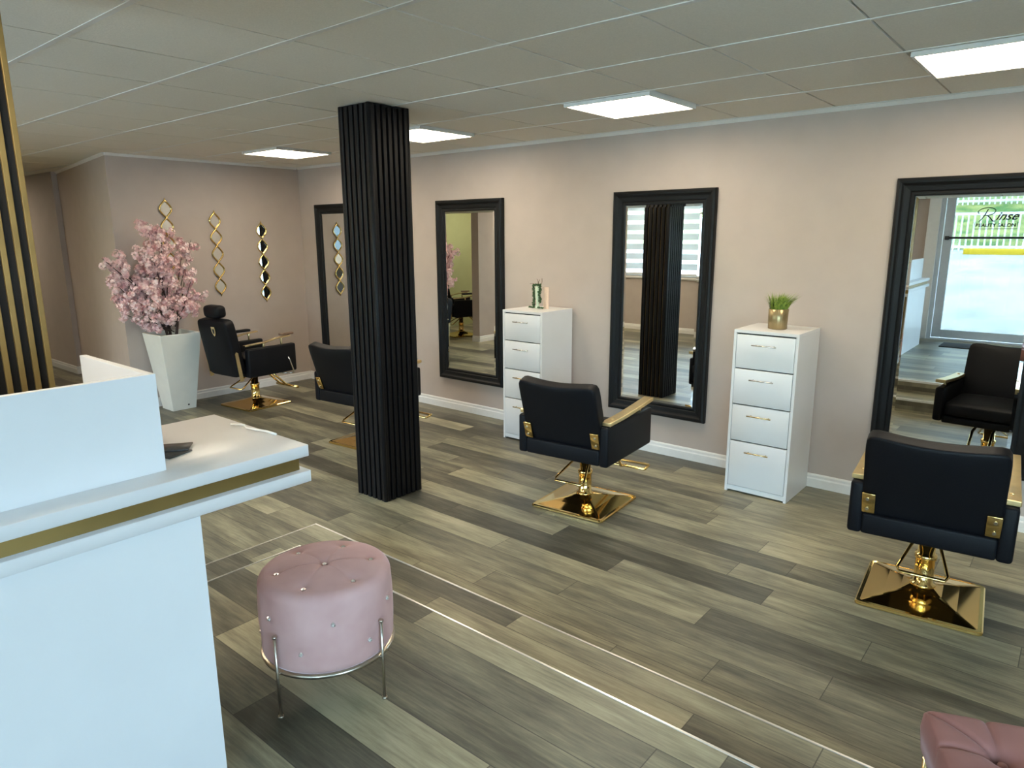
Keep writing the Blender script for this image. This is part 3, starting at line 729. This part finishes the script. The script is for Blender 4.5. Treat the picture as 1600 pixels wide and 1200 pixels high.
# the crown's blossom lobes: x, y, z from the planter's base, and radius, in metres
lobes = [(0.06, -0.138, 1.754, 0.136), (0.082, -0.039, 1.658, 0.163), (0.155, -0.169, 1.518, 0.19), (0.063, 0.163, 1.57, 0.122), (0.072, 0.234, 1.612, 0.068), (0.087, -0.009, 1.403, 0.19), (0.007, -0.102, 1.282, 0.163), (0.072, 0.169, 1.364, 0.102), (0.096, -0.454, 1.45, 0.116), (0.129, -0.556, 1.477, 0.061), (-0.011, -0.397, 1.344, 0.136), (0.031, -0.496, 1.304, 0.095), (-0.012, -0.328, 1.202, 0.177), (0.132, -0.262, 1.127, 0.19), (0.109, -0.072, 1.192, 0.204), (-0.022, 0.156, 1.126, 0.15), (0.166, 0.166, 1.273, 0.068), (0.163, 0.078, 1.028, 0.15), (0.101, 0.272, 1.118, 0.075), (0.093, -0.119, 0.978, 0.19), (0.001, -0.23, 0.92, 0.136), (-0.027, -0.104, 0.855, 0.122), (0.076, -0.366, 1.071, 0.15), (-0.018, -0.421, 1.118, 0.095), (0.008, 0.227, 1.006, 0.082), (0.018, -0.174, 1.377, 0.122), (-0.024, -0.4, 0.983, 0.068), (0.063, -0.278, 1.293, 0.109)]
q = random.Random(12)
loc_l = [(Vector(l[:3]), l[3]) for l in lobes]
b = MB()
for base in ((-.02, 0), (.03, .02), (0, -.03)): b.tube([(base[0], base[1], .69), (base[0]*2, base[1]*2, .85), (base[0]*3, base[1]*3.2-.02, 1.0)], [.016, .013, .009], 8)
for c, r in loc_l:
    s0 = Vector((q.uniform(-.05, .05), q.uniform(-.06, .06), q.uniform(.75, .98))); mid = s0.lerp(c, .5)+Vector((0, 0, -.03))
    b.tube([s0, mid, c, c+(c-mid)*.15], [.006, .0045, .003, .0015], 6)
b.build('branches', 'branch', t)
b = MB()
def blossom(p, n_, s_):
    u = n_.orthogonal().normalized(); v = n_.cross(u); a0 = q.uniform(0, PI)
    for k in range(5):
        a = a0+k*2*PI/5; d1 = u*math.cos(a)+v*math.sin(a); d2 = u*math.cos(a+PI/2)+v*math.sin(a+PI/2)
        vs = [b.bm.verts.new(x) for x in (p, p+d1*s_*.6+d2*s_*.42+n_*s_*.22, p+d1*s_*1.05+n_*s_*.5, p+d1*s_*.6-d2*s_*.42+n_*s_*.22)]
        b.bm.faces.new(vs)
for c, r in loc_l:
    nsub = max(4, int(r*r*900))
    for k in range(nsub):
        dv = Vector((q.gauss(0, 1), q.gauss(0, 1), q.gauss(0, 1))).normalized()
        sc_ = c+dv*r*q.uniform(.35, .95)
        if sc_.x < -.19: sc_.x = -.19+q.random()*.03
        for j in range(17):
            n_ = Vector((q.gauss(0, 1), q.gauss(0, 1), q.gauss(0, 1))).normalized()
            p = sc_+n_*q.uniform(.012, .036)
            if p.x > -.208: blossom(p, (n_+dv*.5).normalized(), q.uniform(.012, .019))
b.build('blossoms', 'petal', t, recalc=False)

# ---------------------------------------------------------------- ottomans
def tufted_round(label, loc):
    t = thing('round_ottoman', label, 'ottoman', loc)
    R, z0, z1 = .211, .155, .408
    tops = [(0, 0)]+[(.150*math.cos(a), .150*math.sin(a)) for a in [math.radians(60*k) for k in range(6)]]
    sides = []
    for k in range(6):
        sides.append((math.radians(-30+60*k), .315)); sides.append((math.radians(-58+60*k), .222))
    seg, pr = 96, []
    for k in range(22): pr.append((R*k/21*.88, z1))                      # top disc
    for k in range(1, 9): a = k/8*PI/2; pr.append((R-.028+.028*math.sin(a), z1-.028+.028*math.cos(a)))
    for k in range(1, 20): pr.append((R+.004*math.sin(PI*k/19), z1-.028-(z1-.028-z0-.01)*k/19))
    pr.append((R-.006, z0)); pr.append((.02, z0))
    def dent(x, y, z):
        on_top = math.hypot(x, y) < R-.03
        s_ = 0
        if z > z1-.04:
            bulge = .020*(1-(math.hypot(x, y)/R)**2)
            for tx, ty in tops:
                dd = math.hypot(x-tx, y-ty); s_ += .010*math.exp(-(dd/.012)**2)+.008*math.exp(-(dd/.032)**2)
            for tx, ty in tops[1:]:                                         # creases from the middle button
                L2 = tx*tx+ty*ty; u = max(0, min(1, (x*tx+y*ty)/L2)); dd = math.hypot(x-tx*u, y-ty*u); s_ += .003*math.exp(-(dd/.0045)**2)
            return Vector((x, y, z+bulge-s_))
        a = math.atan2(y, x); rr_ = math.hypot(x, y)
        for sa, sz in sides:
            da = (a-sa+PI) % (2*PI)-PI; dd = math.hypot(da*R, z-sz); s_ += .007*math.exp(-(dd/.011)**2)+.003*math.exp(-(dd/.028)**2)
        k = (rr_-s_)/max(rr_, 1e-6)
        return Vector((x*k, y*k, z))
    b = MB(); rings = []
    for r, z in pr: rings.append([b.bm.verts.new(dent(max(r, .0005)*math.cos(2*PI*k/seg), max(r, .0005)*math.sin(2*PI*k/seg), z)) for k in range(seg)])
    for A_, B2 in zip(rings, rings[1:]):
        for k in range(seg): b.bm.faces.new((A_[k], A_[(k+1) % seg], B2[(k+1) % seg], B2[k])).smooth = True
    b.bm.faces.new(rings[0]); b.bm.faces.new(rings[-1][::-1])
    cu = b.build('cushion', 'velvet', t)
    def button(p, n_):
        m = MB(); ic = bmesh.new(); bmesh.ops.create_icosphere(ic, subdivisions=1, radius=.0095)
        m.merge(ic, Matrix.Translation(p)); 
        for f in m.bm.faces: f.smooth = False
        m.build('button', 'crystal', cu)
    for tx, ty in tops: button(Vector((tx, ty, z1+.020*(1-(math.hypot(tx, ty)/R)**2)-.015)), None)
    for sa, sz in sides: button(Vector(((R-.004)*math.cos(sa), (R-.004)*math.sin(sa), sz)), None)
    MB().lathe([(R-.02, z0-.012), (R+.004, z0-.012), (R+.006, z0-.006), (R+.004, z0), (R-.02, z0)], 64).build('base_ring', 'pewter', t)
    for k in range(4):
        a = math.radians(11.3+90*k); x, y = (R+.015)*math.cos(a), (R+.015)*math.sin(a)
        xi, yi = (R+.002)*math.cos(a), (R+.002)*math.sin(a)
        MB().tube([(x, y, .004), (x, y, .275)], .0047, 10).tube([(x, y, 0), (x, y, .006)], .009, 12).tube([(x, y, .272), (x, y, .279)], .0075, 12).tube([(xi, yi, .149), (x, y, .149)], .004, 8).build('leg', 'pewter', t)
tufted_round('round pink velvet ottoman with crystal buttons and thin metal legs', (-1.806, 1.202, .25))

t = thing('square_ottoman', 'square dusty rose tufted ottoman cut by the bottom right corner', 'ottoman', (.144, 1.538, .25), math.radians(22))
S_, zt = .24, .40
b = MB(); N = 96; grid = []
cr = [(0, 0), (-.12, .12), (.12, .12), (-.12, -.12), (.12, -.12)]
def hgt(x, y):
    e_ = min(S_-abs(x), S_-abs(y)); z = zt-.008*math.exp(-e_/.010)+.004
    for cx_, cy_ in cr: dd = math.hypot(x-cx_, y-cy_); z -= .022*math.exp(-(dd/.022)**2)+.012*math.exp(-(dd/.05)**2)
    for a_, c_ in ((x-y, 1), (x+y, 1)): z -= .011*math.exp(-abs(a_)/.007)
    for w_, o_ in ((x, y), (y, x)):
        if abs(o_) > .12: z -= .009*math.exp(-abs(abs(w_)-.12)/.006)
    return z
for i in range(N+1):
    row = []
    for j in range(N+1):
        x, y = -S_+2*S_*i/N, -S_+2*S_*j/N; row.append(b.bm.verts.new((x, y, hgt(x, y))))
    grid.append(row)
for i in range(N):
    for j in range(N): b.bm.faces.new((grid[i][j], grid[i+1][j], grid[i+1][j+1], grid[i][j+1])).smooth = True
rim = [grid[i][0] for i in range(N)]+[grid[N][j] for j in range(N)]+[grid[i][N] for i in range(N, 0, -1)]+[grid[0][j] for j in range(N, 0, -1)]
low = [b.bm.verts.new((v.co.x*.99, v.co.y*.99, .295)) for v in rim]; mid_ = [b.bm.verts.new((v.co.x*1.012, v.co.y*1.012, .35)) for v in rim]
for k in range(len(rim)):
    k2 = (k+1) % len(rim); b.bm.faces.new((rim[k], mid_[k], mid_[k2], rim[k2])).smooth = True; b.bm.faces.new((mid_[k], low[k], low[k2], mid_[k2])).smooth = True
b.bm.faces.new(low)
cu = b.build('cushion', 'velvet2', t)
for cx_, cy_ in cr: 
    m = MB(); ic = bmesh.new(); bmesh.ops.create_uvsphere(ic, u_segments=12, v_segments=8, radius=.010); m.merge(ic, Matrix.Translation((cx_, cy_, zt-.024)) @ Matrix.Diagonal((1, 1, .6, 1))); m.build('button', 'velvet2', cu)
b = MB(); h = S_-.014; b.tube([(-h, -h, .287), (h, -h, .287), (h, h, .287), (-h, h, .287)], .007, 8, closed=True); b.build('base_frame', 'goldpale', t)
for sx in (-1, 1):
    for sy in (-1, 1): MB().tube([(sx*(S_-.014), sy*(S_-.014), 0), (sx*(S_-.014), sy*(S_-.014), .28)], .008, 10).build('leg', 'goldpale', t)
